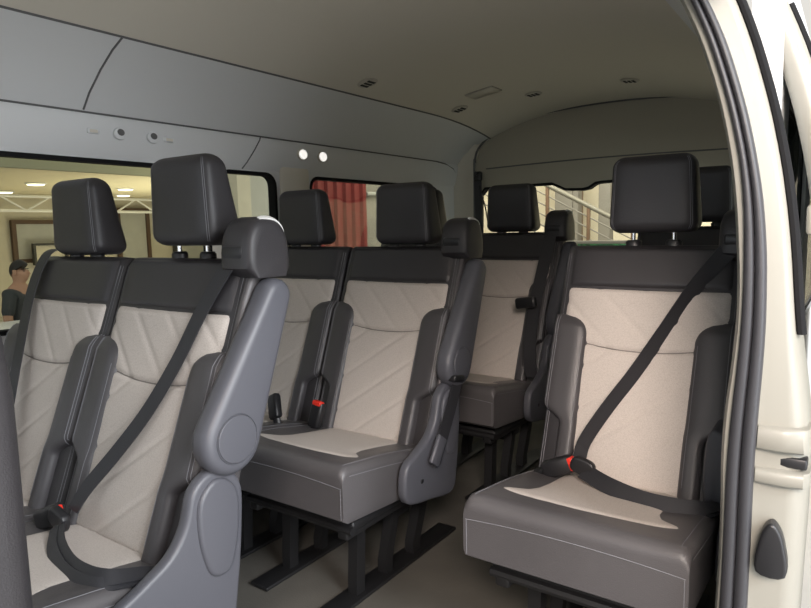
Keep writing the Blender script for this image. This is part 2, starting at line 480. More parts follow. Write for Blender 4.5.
def b_stalk(kind):
    c, R = buckle_frame(kind); return B().tube([c+R @ Vector((0, .002, -.035)), c+R @ Vector((0, .006, -.06)), Vector((c.x-.02, .0, .50-FZ))], .013, 10)
def b_button(kind):
    c, R = buckle_frame(kind); return B().box(c+R @ Vector((0, -.006, .038)), (.034, .024, .016), .004, R)

protos = {}
def part(key, fn, name, m, parent, **kw):
    """build a part mesh once, reuse the mesh data for every further seat"""
    if key not in protos: o = fn().build(name, m, parent, **kw); protos[key] = o.data; return o
    o = bpy.data.objects.new(name, protos[key]); C.objects.link(o); o.parent = parent; return o
def make_seat(X, Y, dz, label, raised=0., arm=False, guide=False, belt=None, buckle='up'):
    t = empty('passenger_seat', (X, Y, FZ), label, 'seat', 'two-tone van passenger seats')
    P = part
    bk = P('shell', b_shell, 'backrest', M['leather'], t)
    fp = P('panel', b_panel, 'fabric_panel', M['fabric'], bk)
    P('yoke', lambda: b_panel(.511, .628, False), 'leather_yoke', M['leather'], bk)
    P('xseam', b_cross_seam, 'cross_seam', M['seam'], bk)
    for sd in (-1, 1): P('pad%d' % sd, lambda: b_pad(sd), 'side_bolster', M['leather3'], bk)
    for i, l in enumerate(TB): P('tb%d' % i, lambda: b_line(l), 'stitch_line', M['thread'], bk)
    h = P('head', b_headrest, 'headrest', M['leather'], t); h.location.z = raised
    for i, l in enumerate(TH): P('th%d' % i, lambda: b_line(l), 'stitch_line', M['thread'], h)
    for sd in (-1, 1):
        P('post%d' % sd, lambda: b_posts(sd), 'headrest_post', M['chrome'], h)
        P('collar%d' % sd, lambda: b_collar(sd), 'post_collar', M['black'], bk)
    c = P('cushion', b_cushion, 'seat_cushion', M['leather2'], t)
    P('cpanel', b_cpanel, 'fabric_panel', M['fabric'], c)
    for i, l in enumerate(TC): P('tc%d' % i, lambda: b_line(l), 'stitch_line', M['thread'], c)
    P('frame', b_seatframe, 'seat_frame', M['frame'], t)
    for sd in (-1, 1):
        P('rail%d' % sd, lambda: b_rail(sd), 'floor_rail', M['frame'], t)
        for k in range(3): P('leg%d%d' % (sd, k), lambda: b_leg(sd, k), 'leg', M['frame'], t)
    if arm:
        P('shoulder', b_shoulder, 'side_panel', M['leather2'], t)
        a = P('arm', b_armrest, 'armrest', M['plastic'], t); P('disc', b_disc, 'pivot_cap', M['plastic'], a); P('dring', b_discring, 'pivot_groove', M['plastic_d'], a)
    if arm or guide:
        sc = P('scover', b_sidecover, 'side_cover', M['plastic'], t); P('boss', b_boss, 'cover_boss', M['plastic'], sc); P('screw', b_screw, 'screw', M['black'], sc)
    if guide:
        g = P('guide', b_guide, 'belt_guide', M['leather'], t); P('gslot', b_gslot, 'belt_slot', M['black'], g); P('gstrip', b_gstrip, 'highlight_strip', M['white'], g)
    if belt is not None:
        sb = P('belt%g' % belt, lambda: belt_strip(belt, 2 if belt else 50), 'seat_belt', M['belt'], t); P('tongue', b_tongue, 'belt_tongue', M['black'], sb)
        P('lap1', lambda: lap_strip(0, 0, .030), 'lap_strap', M['belt'], sb); P('lap2', lambda: lap_strip(-.012, -.008, .026), 'lap_strap', M['belt'], sb)
    if buckle:
        b = P('bk'+buckle, lambda: b_buckle(buckle), 'belt_buckle', M['black'], t); P('st'+buckle, lambda: b_stalk(buckle), 'buckle_stalk', M['black'], b)
        if buckle != 'loose': P('bt'+buckle, lambda: b_button(buckle), 'release_button', M['red'], b)
    return t
TB, TH, TC = threads_back(), threads_head(), threads_cushion()
AX, AY = -1.259, .679; BX, BY = -1.233, 1.508; CX, CY, CD = -1.221, 2.29, .034; SX, SY = -.445, 1.535
seatA2 = make_seat(AX, AY, 0, 'aisle seat with raised headrest, folded armrest and a belt fastened diagonally across its back', .026, True, True, .035, 'side')
seatA1 = make_seat(AX-.465, AY, 0, 'window seat whose black belt hangs straight down over its back beside the big window', .002)
seatB2 = make_seat(BX, BY, 0, 'aisle seat of the middle pair, low headrest and folded armrest, belt hanging unused', .004, True, True)
seatB1 = make_seat(BX-.465, BY, 0, 'window seat of the middle pair with a black buckle lying on its cushion', .004, buckle='loose')
seatC2 = make_seat(CX, CY, CD, 'aisle seat of the rear pair in shade in front of the back window', .0, True, True)
seatC1 = make_seat(CX-.465, CY, CD, 'window seat of the rear pair, mostly hidden behind the middle pair', 0)
seatS = make_seat(SX, SY, 0, 'single seat beside the door pillar with belt fastened diagonally across its back', .031, False, True, 0., 'side')
seatT = make_seat(SX-.03, CY+.06, CD, 'dark rear single seat half hidden behind the seat beside the door pillar', .012, False, True)
for s in (seatC2, seatC1, seatT): s.location.z += CD
seatT.location.z += .012
# window-side belt of the near left seat
pts = spline([BR(-.12, .665, -.06), BR(-.122, .648, .0), BR(-.135, .60, .014), BR(-.135, .50, .018), BR(-.075, .33, .030), BR(-.02, .18, .040), BR(.01, .10, .050)], 6)
sb = B().ribbon(pts, [Vector((.048, 0, 0))]*len(pts)).build('seat_belt', M['belt'], seatA1)
b = B(); q = spline([BR(.005, .12, .050), BR(.012, .09, .056), BR(.035, .03, .058), BR(.055, -.03, .055)], 4)
b.tube(q, lambda k: .014+.022*sin(pi*min(1, .15+k*.8)), 12); b.build('belt_sleeve', M['belt'], sb)
# hanging belt beside the middle aisle seat
b = B(); hp = [(.285, .11, .735-FZ), (.285, .07, .66-FZ), (.285, .02, .58-FZ), (.283, -.03, .50-FZ)]
b.ribbon(spline(hp, 4), [Vector((.006, .040, -.018))]*13, .003); hb = b.build('seat_belt', M['belt'], seatB2)
B().box((.287, -.02, .535-FZ), (.014, .045, .085), .006, Matrix.Rotation(radians(-35), 3, 'X')).build('belt_tongue', M['plastic'], hb)
B().box((.287, .085, .725-FZ), (.03, .06, .02), .006, Matrix.Rotation(radians(-10), 3, 'X')).build('belt_keeper', M['black'], hb)
# belt strap with its latch beside the rear aisle seat
b = B(); cp = [(.225, .13, 1.09-FZ), (.215, .09, .98-FZ), (.20, .03, .80-FZ), (.205, -.02, .64-FZ), (.22, -.03, .55-FZ)]
b.ribbon(spline(cp, 5), [Vector((.05, .0, 0))]*21, .003); hb = b.build('seat_belt', M['belt'], seatC2)
b = B(); b.box((.175, .012, .835-FZ), (.085, .03, .045), .01, Matrix.Rotation(radians(-8), 3, 'Y')); b.build('belt_tongue', M['black'], hb)
# lever cover low between the single seat's back and the pillar
extr(smooth_closed([(-.205, .51-FZ), (-.232, .52-FZ), (-.235, .68-FZ), (-.222, .71-FZ), (-.20, .70-FZ), (-.192, .60-FZ)], 4), -.045, .06, .008, lambda a, b_, x: (-a, x, b_)).build('lever_cover', M['plastic_d'], seatS)
# back of the front middle seat at the left edge
fs = empty('plain_seat', (-.900, .11, FZ), 'plain dark grey seat back without stitching, beside the belt that hangs straight down', 'seat')
rg = []
for z, q in ((.50, .03), (.52, .01), (.56, 0), (.8, 0), (1.0, 0), (1.06, .006), (1.085, .022), (1.096, .045), (1.100, .07)):
    rg.append(sup(0, .135, .208-q, .062-q*.7, 5, 40, lambda a, b_, z=z: (a, b_, z-FZ)))
B().loft(rg).build('backrest', M['leather'], fs)
rg = [sup(0, -.10, .205-q, .22-q, 6, 40, lambda a, b_, z=z: (a, b_, z-FZ)) for z, q in ((.36, .01), (.37, 0), (.47, 0), (.50, .008), (.51, .03))]
B().loft(rg).build('seat_cushion', M['leather2'], fs)
B().box((0, -.06, .25-FZ), (.36, .36, .22), .02).build('seat_base', M['black'], fs)

# ------------------------------------------------------------------ van interior shell
XW = -2.08; YR = 3.55; YF = -.75; XM = -1.12
fx = lambda a, b, d: (XW-d, a, b)
H1 = rrect(-.35, .875, 1.63, 1.414, [.07, .05, .05, .07]); H2 = rrect(1.705, .875, 1.988, 1.414, [.055, .03, .03, .05]); H3 = rrect(2.205, .875, 3.345, 1.414, [.11, .05, .05, .11])
struct(plate([(YF, FZ-.02), (YR+.05, FZ-.02), (YR+.05, 1.60), (YF, 1.60)], [H1, H2, H3], fx, .05).build('wall_left', M['trim'], None, ang=30))
def loopgrow(lp, q):
    n = len(lp); out = []
    for i in range(n):
        a, b = lp[i-1], lp[(i+1) % n]; dx, dy = b[0]-a[0], b[1]-a[1]; l = math.hypot(dx, dy) or 1
        out.append((lp[i][0]+dy/l*q, lp[i][1]-dx/l*q))
    return out
for i, h in enumerate((H1, H2, H3)):
    fr = plate(loopgrow(h, .004), [loopgrow(h, -.010)], lambda a, b, d: (XW+.004-d, a, b), .04).build('window_%d' % (i+1), M['rubber']); struct(fr)
    plate(loopgrow(h, .001), [], lambda a, b, d: (XW-.03-d, a, b), .005).build('glass_pane', M['glass'], fr, smooth=False)
# header swell and duct panel up to the roof seam
def wall_top(yy):
    d = max(0, yy-2.8)/.7; z2 = 1.745-.045*d*d; x2 = -1.80-.03*d*d
    P = [(XW+.001, 1.425), (XW+.014, 1.45), (XW+.026, 1.50), (XW+.030, 1.545), (XW+.024, 1.560), (XW+.034, 1.566), (XW+.075, 1.612), (XW+.15, 1.672), (x2-.06, z2-.028), (x2, z2)]
    return [(x, yy, z) for x, z in P]
ys = [YF+(YR-YF)*i/40 for i in range(41)]
struct(B().grid([wall_top(y) for y in ys]).build('trim_1', M['trim'], ang=80))
bl = B()
bl.tube([(XW+.026, y, 1.561) for y in [YF+(3.25-YF)*i/30 for i in range(31)]]+[(XW+.027, 3.36, 1.552), (XW+.026, 3.45, 1.53), (XW+.02, 3.51, 1.49), (XW+.008, 3.535, 1.42), (XW+.004, 3.54, 1.25), (XW+.004, 3.54, .9)], .0042, 6)
bl.tube([p for p in [wall_top(y)[-1] for y in ys]], .0045, 6)
bl.tube([Vector(p)+Vector((.001, 0, 0)) for p in wall_top(1.135)[5:]], .0035, 6)
bl.tube([(p[0]+.001, 1.80+.09*((p[2]-1.42)/.14), p[2]) for p in wall_top(1.9)[:5]], .0028, 6)
struct(bl.build('trim_2', M['seamdark']))
# pillar trims between the windows
def ptrim(y0, y1, z1, name):
    o = rrect(y0, .80, y1, z1, [.035, .035, .01, .01]); return struct(extr(o, XW-.002, XW+.012, .008, lambda a, b, x: (x, a, b)).build(name, M['liner']))
ptrim(1.632, 1.703, 1.452, 'trim_3'); ptrim(2.01, 2.19, 1.462, 'trim_4')
# roof liner
def roof_row(yy):
    d = max(0, yy-2.8)/.7; z2 = 1.745-.045*d*d; x2 = -1.80-.03*d*d; row = []
    for k in range(21):
        t = -1+2*k/20; x = XM+t*(XM-x2); zc = 1.842-.022*d*d
        row.append((x, yy, z2+(zc-z2)*(1-abs(t)**2.4)))
    return row
rr = [roof_row(y) for y in ys]
struct(B().grid(rr).build('ceiling', M['liner']))
up = [[(p[0], p[1], p[2]+.06) for p in r] for r in rr]
struct(B().grid(up).build('ceiling.001', M['paint']))
# right upper side: mirrored duct panel down to the door head, behind the door opening
def mirror(r): return [(2*XM-p[0], p[1], p[2]) for p in r]
struct(B().grid([mirror(wall_top(y))[3:] for y in ys]).build('trim_5', M['trim'], ang=80))
struct(B().box((-.175, (YF+1.2)/2, 1.60), (.06, 1.2-YF, .10), .02).build('trim_6', M['paint']))
XR = -.155
H4 = rrect(1.42, .875, 2.0, 1.414, .06); H5 = rrect(2.2, .875, 3.345, 1.414, .08)
struct(plate([(1.20, FZ-.02), (YR+.05, FZ-.02), (YR+.05, 1.60), (1.20, 1.60)], [H4, H5], lambda a, b, d: (XR+.0+d, a, b), .04).build('wall_right', M['trim'], ang=30))
for i, h in enumerate((H4, H5)):
    fr = plate(loopgrow(h, .004), [loopgrow(h, -.010)], lambda a, b, d: (XR-.004+d, a, b), .035).build('window_%d' % (i+4), M['rubber']); struct(fr)
    plate(loopgrow(h, .001), [], lambda a, b, d: (XR+.025+d, a, b), .005).build('glass_pane', M['glass'], fr, smooth=False)
# van floor and entrance step
struct(B().box((XM, (YF+YR)/2, FZ-.03), (1.93, YR-YF+.1, .058), .004).build('floor', M['carpet']))
struct(plate([(-2.03, FZ), (-.22, FZ), (-.22, 1.74), (-1.75, 1.74), (-2.03, 1.60)], [rrect(-1.95, .98, -.30, 1.56, .10)], lambda a, b, d: (a, YF-.03+d, b), .05).build('wall_front', M['trim'], ang=30))
struct(B().box((-.19, .2, FZ-.012), (.09, 1.8, .028), .01).build('trim_7', M['black']))
# tailgate
def arch(g=0.):
    L = [(-1.933-g, .12), (-1.933-g, 1.45), (-1.93-g, 1.56), (-1.905-g, 1.64+g*.5), (-1.816-g*.7, 1.715+g), (-1.69, 1.765+g), (-1.589, 1.79+g), (-1.38, 1.810+g), (XM, 1.818+g)]
    return L+[(2*XM-p[0], p[1]) for p in L[-2::-1]]
ar = arch()
hole = [(-1.868, 1.398), (-1.905, 1.36), (-1.908, 1.1), (-1.90, .84), (-1.86, .80), (-.38, .80), (-.335, .84), (-.335, 1.36), (-.37, 1.392), (-.9, 1.400), (-1.150, 1.396), (-1.185, 1.392), (-1.225, 1.368), (-1.26, 1.362), (-1.36, 1.366), (-1.40, 1.385), (-1.44, 1.403)]
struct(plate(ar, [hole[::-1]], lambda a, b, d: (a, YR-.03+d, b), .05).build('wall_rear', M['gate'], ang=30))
# roof flange round the tailgate
fo = [(-2.12, .12), (-2.12, 1.62), (-1.95, 1.78), (-1.7, 1.9), (-.54, 1.9), (-.29, 1.78), (-.12, 1.62), (-.12, .12)]
b = B(); b.loft([[(p[0], YR-.045, p[1]) for p in arch(.003)], [(p[0], YR+.04, p[1]) for p in arch(.003)]], cap=False, closed=False)
struct(plate(fo, [arch(.0035)[::-1]], lambda a, b_, d: (a, YR-.046+d, b_), .04).build('trim_8', M['liner'], ang=30))
b = B(); b.tube([(p.x, YR-.046, p.y) for p in spline([(p[0], p[1], 0) for p in arch(.001)], 4)], .007, 8)
b.tube([(-1.86+1.48*i/20, YR-.031, 1.520+.012*sin(pi*i/20)) for i in range(21)], .004, 6)
struct(b.build('trim_9', M['seamdark']))
wr = plate(loopgrow(hole[::-1], .002), [loopgrow(hole[::-1], -.012)], lambda a, b_, d: (a, YR-.034+d, b_), .05).build('window_6', M['rubber']); struct(wr)
plate(hole[::-1], [], lambda a, b_, d: (a, YR+.005+d, b_), .005).build('glass_pane', M['rglass'], wr, smooth=False)
# rear quarter pillar belt and its anchor
b = B(); bp = spline([(-1.895, YR-.075, 1.47), (-1.888, YR-.085, 1.40), (-1.880, YR-.09, 1.20), (-1.885, YR-.085, .95), (-1.93, YR-.09, .55)], 6)
o = b.ribbon(bp, [Vector((.045, .01, 0))]*len(bp), .003).build('pillar_seat_belt', M['belt']); tag(o, 'black belt hanging down the rear pillar beside the tailgate window', 'seat belt')
b = B(); b.box((-1.895, YR-.072, 1.475), (.05, .035, .06), .012); b.tube([(-1.895, YR-.085, 1.49), (-1.895, YR-.10, 1.49)], .013, 14); b.build('belt_anchor', M['black'], o)
b = B(); b.tube(spline([(-1.885, YR-.085, 1.42), (-1.84, YR-.09, 1.30), (-1.82, YR-.09, 1.2)], 5), .004, 6); b.build('belt_cord', M['black'], o)
# seat-belt tower on the rear left window sill behind the hidden seat
b = extr(smooth_closed([(2.75, 1.06), (2.95, 1.06), (2.98, 1.14), (2.93, 1.22), (2.84, 1.23), (2.77, 1.15)], 4), XW+.004, XW+.09, .015, lambda a, b_, x: (x, a, b_))
o = b.build('belt_retractor_cover', M['liner']); tag(o, 'pale rounded cover on the left wall beside the rear pair of seats', 'cover')

# ---- wall lamps and buttons
def wall_pt(y, z=1.503):
    return Vector((XW+.0265, y, z))
def ring_disc(c, r, d, axis='X'):
    b = B(); seg = 24
    prof = [(r*1.0, 0), (r*1.05, .3*d), (r*.95, d), (r*.55, d*1.25), (.0005, d*1.35)]
    b.loft([[Vector(c)+(Vector((h, q*cos(a)*1.15, q*sin(a))) if axis == 'X' else Vector((q*cos(a), q*sin(a), -h))) for a in [2*pi*k/seg for k in range(seg)]] for q, h in prof]); return b
for y, w in ((1.257, 'left'), (1.381, 'right')):
    c = wall_pt(y); o = ring_disc(c, .020, .010).build('reading_lamp', M['trim'])
    tag(o, 'unlit grey round reading lamp above the big left window, %s one of the two' % ('the farther-left' if w == 'left' else 'the right'), 'reading lamp', 'unlit reading lamps on the left wall')
    ring_disc(c+Vector((.011, 0, .004)), .011, .003).build('lamp_lens', M['seamdark'], o)
for y, w in ((1.165, 'left of its lamps'), (1.447, 'right of its lamps')):
    o = B().box(wall_pt(y), (.012, .040, .018), .004).build('lamp_switch', M['trim']); tag(o, 'small grey rocker switch on the wall above the big window, %s' % w, 'switch', 'switches beside the reading lamps')
    B().box(wall_pt(y)+Vector((.006, 0, -.001)), (.004, .026, .010), .001).build('rocker', M['liner'], o)
for y, w in ((2.126, 'left one, nearer the front seats'), (2.257, 'right one, above the rear left window')):
    o = ring_disc(wall_pt(y, 1.506), .024, .012).build('reading_lamp', M['liner']); tag(o, 'lit white round reading lamp on the left wall, ' + w, 'reading lamp', 'lit reading lamps on the left wall')
    ring_disc(wall_pt(y, 1.506)+Vector((.010, 0, 0)), .0205, .007).build('lamp_lens', M['lamp_on'], o)
# ---- ceiling vents and lamp
def roof_z(x, y):
    d = max(0, y-2.8)/.7; z2 = 1.745-.045*d*d; x2 = -1.80-.03*d*d; t = (x-XM)/(XM-x2); return z2+(1.842-.022*d*d-z2)*(1-min(1, abs(t))**2.4)
def vent(x, y, label):
    z = roof_z(x, y); sl = (roof_z(x+.02, y)-roof_z(x-.02, y))/.04
    o = bpy.data.objects.new('ceiling_vent', None); C.objects.link(o); o.location = (x, y, z-.001); o.rotation_euler = (0, -math.atan(sl), 0); tag(o, label, 'air vent', 'round ceiling air vents')
    b = ring_disc((0, 0, 0), .042, .005, 'Z'); part('vring', lambda: b, 'vent_ring', M['ventpl'], o)
    for i in (-1, 0, 1):
        part('vslot%d' % i, lambda: B().box((i*.019, 0, -.0065), (.012, .046, .004), .001), 'vent_slot', M['vent'], o)
vent(-1.70, 2.17, 'dark slotted round ceiling vent beside the roof seam, above the lit reading lamps')
vent(-1.70, 2.93, 'dark slotted round ceiling vent beside the roof seam, close to the tailgate arch')
vent(-1.365, 3.09, 'faint round ceiling vent just behind the rectangular ceiling lamp')
vent(-.895, 3.11, 'dark round ceiling vent above the single seat headrest beside the door pillar')
x, y = -1.51, 2.83; z = roof_z(x, y)
o = B().box((x, y, z-.003), (.15, .11, .012), .004, Matrix.Rotation(-math.atan((roof_z(x+.05, y)-roof_z(x-.05, y))/.1), 3, 'Y')).build('ceiling_lamp', M['lamp_off']); tag(o, 'unlit flat rectangular ceiling lamp between the round vents', 'ceiling lamp')

# ------------------------------------------------------------------ door pillar and open sliding door
def itp(tab, z):
    if z <= tab[0][0]: a, b = tab[0], tab[1]
    elif z >= tab[-1][0]: a, b = tab[-2], tab[-1]
    else:
        for a, b in zip(tab, tab[1:]):
            if a[0] <= z <= b[0]: break
    return a[1]+(b[1]-a[1])*(z-a[0])/(b[0]-a[0])
def sm(tab, z, h=.06): return sum(itp(tab, z+h*k/3) for k in range(-3, 4))/7
T0 = [(.12, -.166), (.46, -.166), (.646, -.161), (.819, -.165), (.95, -.152), (1.039, -.147), (1.214, -.159), (1.31, -.175), (1.396, -.197), (1.50, -.235), (1.60, -.29)]
T1 = [(.12, -.160), (.46, -.160), (.646, -.1575), (.734, -.158), (.83, -.155), (.95, -.146), (1.039, -.142), (1.214, -.147), (1.31, -.164), (1.394, -.187), (1.50, -.224), (1.60, -.28)]
T2 = [(.12, -.118), (.46, -.118), (.657, -.1165), (.76, -.117), (.86, -.114), (.97, -.1085), (1.04, -.109), (1.15, -.113), (1.27, -.131), (1.39, -.161), (1.50, -.2), (1.60, -.256)]
T3 = [(.12, -.05), (.46, -.05), (.70, -.045), (.80, -.045), (.87, -.050), (.93, -.060), (.995, -.070), (1.1, -.078), (1.2, -.090), (1.3, -.108), (1.38, -.128), (1.5, -.165), (1.60, -.21)]
zs = [FZ-.02+(1.60-FZ+.02)*i/70 for i in range(71)]
PY = 1.15
rings = []
for z in zs:
    x0, x1, x2, x3 = sm(T0, z), sm(T1, z), sm(T2, z), sm(T3, z)
    w = x3-x2
    rings.append([(x0, PY-.012, z), (x0+.002, PY-.016, z), (x1+.004, PY-.016, z), (x2-.004, PY-.006, z), (x2+w*.15, PY-.002, z), (x2+w*.6, PY+.002, z), (x2+w*.85, PY+.008, z), (x3, PY+.03, z), (x3+.002, PY+.10, z), (x0-.01, PY+.10, z), (x0-.004, PY, z)])
pil = struct(B().loft(rings).build('trim_10', M['paint'], ang=50))
sl = B()
for fa, fb in ((0, .52), (.48, 1.)):
    rg = []
    for z in zs:
        x1, x2 = sm(T1, z), sm(T2, z); a, c = x1+(x2-x1)*fa, x1+(x2-x1)*fb; m_ = (a+c)/2; h = (c-a)/2
        rg.append([(m_+h*cos(t), PY-.016-.014*max(0, sin(t))**.7+(.01 if sin(t) < 0 else 0), z) for t in [2*pi*k/14 for k in range(14)]])
    sl.loft(rg)
struct(sl.build('trim_11', M['seal'], ang=60))
# upper black seal of the sliding door in the gap
gz = [.985+(1.60-.985)*i/24 for i in range(25)]
b = B(); rg = []
for z in gz:
    x3 = sm(T3, z); rg.append([(x3+.003+.0085*cos(t), PY+.030+.012*sin(t), z) for t in [2*pi*k/10 for k in range(10)]])
b.loft(rg); struct(b.build('trim_12', M['rubber']))
# rail bracket lip and slot on the pillar
lip = B()
def band(z0, z1, out, y):
    rg = []
    for z, q in ((z0, -.004), (z0+.004, 0), (z1-.004, 0), (z1, -.004)):
        x2, x3 = sm(T2, z)+.001, sm(T3, z); rg.append([(x2, y+.02, z), (x2, y-q, z), ((x2+x3)/2, y-.002-q, z), (x3-.004, y+.004-q, z), (x3+out, y+.02, z), (x3+out, y+.07, z), (x2, y+.07, z)])
    lip.loft(rg)
band(.800, .838, .004, PY-.016); band(.744, .768, .004, PY-.016)
struct(lip.build('trim_13', M['paint'], ang=50))
b = B(); b.box((-.066, PY+.016, .780), (.042, .03, .018), .004); struct(b.build('trim_14', M['black']))
o = extr(smooth_closed([(-.108, .60), (-.066, .60), (-.070, .655), (-.082, .682), (-.094, .682), (-.104, .655)], 4), 0, .03, .005, lambda a, b_, x: (a, PY-.030+x, b_), 4).build('door_stop_bumper', M['black']); tag(o, 'small black rubber bumper low on the cream door pillar', 'bumper')
# sliding door, slid open outside the body behind the pillar
def dx(z): return sm([(.0, -.004), (.5, -.004), (.85, -.012), (1.0, -.036), (1.1, -.052), (1.2, -.066), (1.3, -.084), (1.4, -.11), (1.5, -.145), (1.6, -.19)], z)
dz_ = [.02+(1.56-.02)*i/44 for i in range(45)]
DY = 1.275
def dsec(z, y0, y1, xi, xo):
    q = .012
    return [(xi, y0+q, z), (xi+q, y0, z), (xo-q, y0, z), (xo, y0+q, z), (xo, y1, z), (xi, y1, z)]
dr = struct(B().loft([dsec(z, DY, DY+1.15, dx(z)-.0+.0, dx(z)+.055) for z in [z for z in dz_ if z < .90]]).build('door_1', M['paint'], ang=50))
rg = []
for z in [z for z in dz_ if z >= .86]: rg.append(dsec(z, DY, DY+.09, dx(z), dx(z)+.045))
B().loft(rg).build('door_post', M['paint'], dr, ang=50)
rg = []
for z in [z for z in dz_ if z >= .86]: rg.append(dsec(z, DY+1.06, DY+1.15, dx(z), dx(z)+.045))
B().loft(rg).build('door_post', M['paint'], dr, ang=50)
rg = []
for z in (1.46, 1.50, 1.53, 1.56): rg.append(dsec(z, DY+.08, DY+1.07, dx(z), dx(z)+.045))
B().loft(rg).build('door_header', M['paint'], dr, ang=50)
rg = [[(dx(z)+.043, DY+.03, z), (dx(z)+.049, DY+.03, z), (dx(z)+.049, DY+1.1, z), (dx(z)+.043, DY+1.1, z)] for z in [z for z in dz_ if .88 < z < 1.5]]
B().loft(rg).build('glass_pane', M['dglass'], dr, ang=50)
B().tube([(dx(z)+.047, DY+.02, z) for z in [z for z in dz_ if .88 < z < 1.54]], .006, 8).build('window_seal', M['rubber'], dr)
B().box((dx(1.17)+.002, DY-.004, 1.165), (.02, .02, .05), .006).build('door_latch', M['paint'], dr)

# ------------------------------------------------------------------ showroom outside
def sbox(name, c, d, m, bev=0.): return struct(B().box(c, d, bev).build(name, m, None, smooth=bool(bev)))
sbox('floor.001', (-4, 4, GZ-.05), (40, 40, .1), M['gfloor'])
sbox('wall_far', (-15.3, 8, 1.5), (.2, 24, 4.1), M['cream'])
sbox('ceiling.002', (-12.1, 8, 2.515), (6.2, 24, .9), M['soffit'])
b = B(); b.box((-9.0-.02, 8, 2.525), (.06, 24.1, .92)); struct(b.build('trim_15', M['fascia'], None, smooth=False))
sbox('wall_back', (-1, 11.5, 1.6), (16, .2, 4.3), M['cream'])
sbox('wall_middle', (-6.1, 5.66, 1.1), (.2, .80, 3.3), M['cream2'])
sbox('wall_middle.001', (-6.1, 9.35, 1.1), (.2, 3.6, 3.3), M['beige'])
sbox('trim_16', (-6.05, 5.17, 1.1), (.22, .20, 3.3), M['cream'])
b = B(); b.tube([(-5.95, 7.5, 1.70), (-5.95, 10.6, 1.86)], .03, 8); o = b.build('trim_20', M['cream2']); struct(o)
# soffit downlights
for i, (x, y, w) in enumerate(((-11.3, 5.35, 'left'), (-13.6, 5.85, 'far left'), (-11.6, 7.15, 'right'), (-13.4, 8.2, 'far right'), (-12.6, 6.7, 'middle'))):
    o = ring_disc((x, y, 2.064), .16, .02, 'Z').build('downlight', M['white']); tag(o, 'round lit downlight in the cream showroom ceiling, the %s one' % w, 'ceiling light', 'showroom ceiling downlights')
    ring_disc((x, y, 2.050), .13, .02, 'Z').build('lamp_lens', M['lampw'], o)
# far window frames on the showroom wall
def framed(y0, z0, y1, z1, label, m='brown', t=.09, x=-15.15):
    o = plate([(y0, z0), (y1, z0), (y1, z1), (y0, z1)], [[(y0+t, z0+t), (y0+t, z1-t), (y1-t, z1-t), (y1-t, z0+t)]], lambda a, b_, d: (x+d, a, b_), .10).build('wall_frame', M[m], None, smooth=False)
    tag(o, label, 'frame'); return o
o = framed(6.55, .60, 7.75, 1.55, 'large brown frame on the far showroom wall above the person'); B().box((-15.13, 7.15, 1.07), (.04, 1.05, .8)).build('frame_panel', M['cream2'], o, smooth=False)
o = framed(6.85, .55, 7.6, 1.03, 'smaller dark frame standing low in front of the big brown frame', 'darkf', .05, -14.9); B().box((-14.88, 7.22, .79), (.02, .68, .42)).build('frame_panel', M['cream'], o, smooth=False)
o = framed(9.0, -.5, 9.9, 1.85, 'tall brown door frame on the far showroom wall behind the near headrests'); B().box((-15.13, 9.45, .67), (.04, .74, 2.2)).build('frame_panel', M['cream2'], o, smooth=False)
o = framed(10.6, .4, 12.0, 1.7, 'wide dark frame on the far wall right of the tall brown frame', 'darkf'); B().box((-15.13, 11.3, 1.05), (.04, 1.25, 1.15)).build('frame_panel', M['cream2'], o, smooth=False)
# white lattice girder
b = B(); gx = -14.2
b.tube([(gx, 3, 2.02), (gx, 15, 2.02)], .035, 6); b.tube([(gx, 3, 1.72), (gx, 15, 1.72)], .035, 6)
for i in range(24): b.tube([(gx, 3+i*.5, 1.72 if i % 2 else 2.02), (gx, 3.5+i*.5, 2.02 if i % 2 else 1.72)], .022, 6)
struct(b.build('trim_17', M['white']))
sbox('trim_18', (-14.2, 3.6, .7), (.25, .25, 2.9), M['grey']); sbox('trim_19', (-14.2, 14.6, .7), (.25, .25, 2.9), M['grey'])
# red ribbed container
b = B(); prof = []; y = 6.12; i = 0
while y < 7.40:
    prof += [(-5.95+.05*(i % 2), y), (-5.95+.05*(i % 2), y+.075)]; y += .095; i += 1
ring = prof+[(-7.2, prof[-1][1]), (-7.2, prof[0][1])]
o = B().loft([[(p[0], p[1], z) for p in ring] for z in (GZ, 2.3)]).build('shipping_container', M['redp'], None, smooth=False); tag(o, 'tall red ribbed steel container outside the rear left window', 'container')
B().box((-5.90, 6.10, 1.05), (.1, .08, 2.45)).build('corner_post', M['white'], o, smooth=False)
# white counter below the left window
o = empty('counter', (-5.4, 2.15, GZ), 'low white counter outside the left window in front of the person', 'counter')
B().box((-5.4+5.4, 0, 1.00), (.5, 1.5, .07), .01).build('counter_top', M['white'], o); B().box((0, .1, .48), (.35, 1.2, .96), .01).build('counter_base', M['cream2'], o)
o = empty('sign_post', (-4.9, 1.93, GZ), 'slim white post at the left edge of the left window', 'post'); B().box((0, 0, 1.02), (.07, .16, .04), .01).build('post_cap', M['white'], o)
B().box((0, 0, .5), (.055, .13, 1.0), .01).build('post_shaft', M['white'], o)
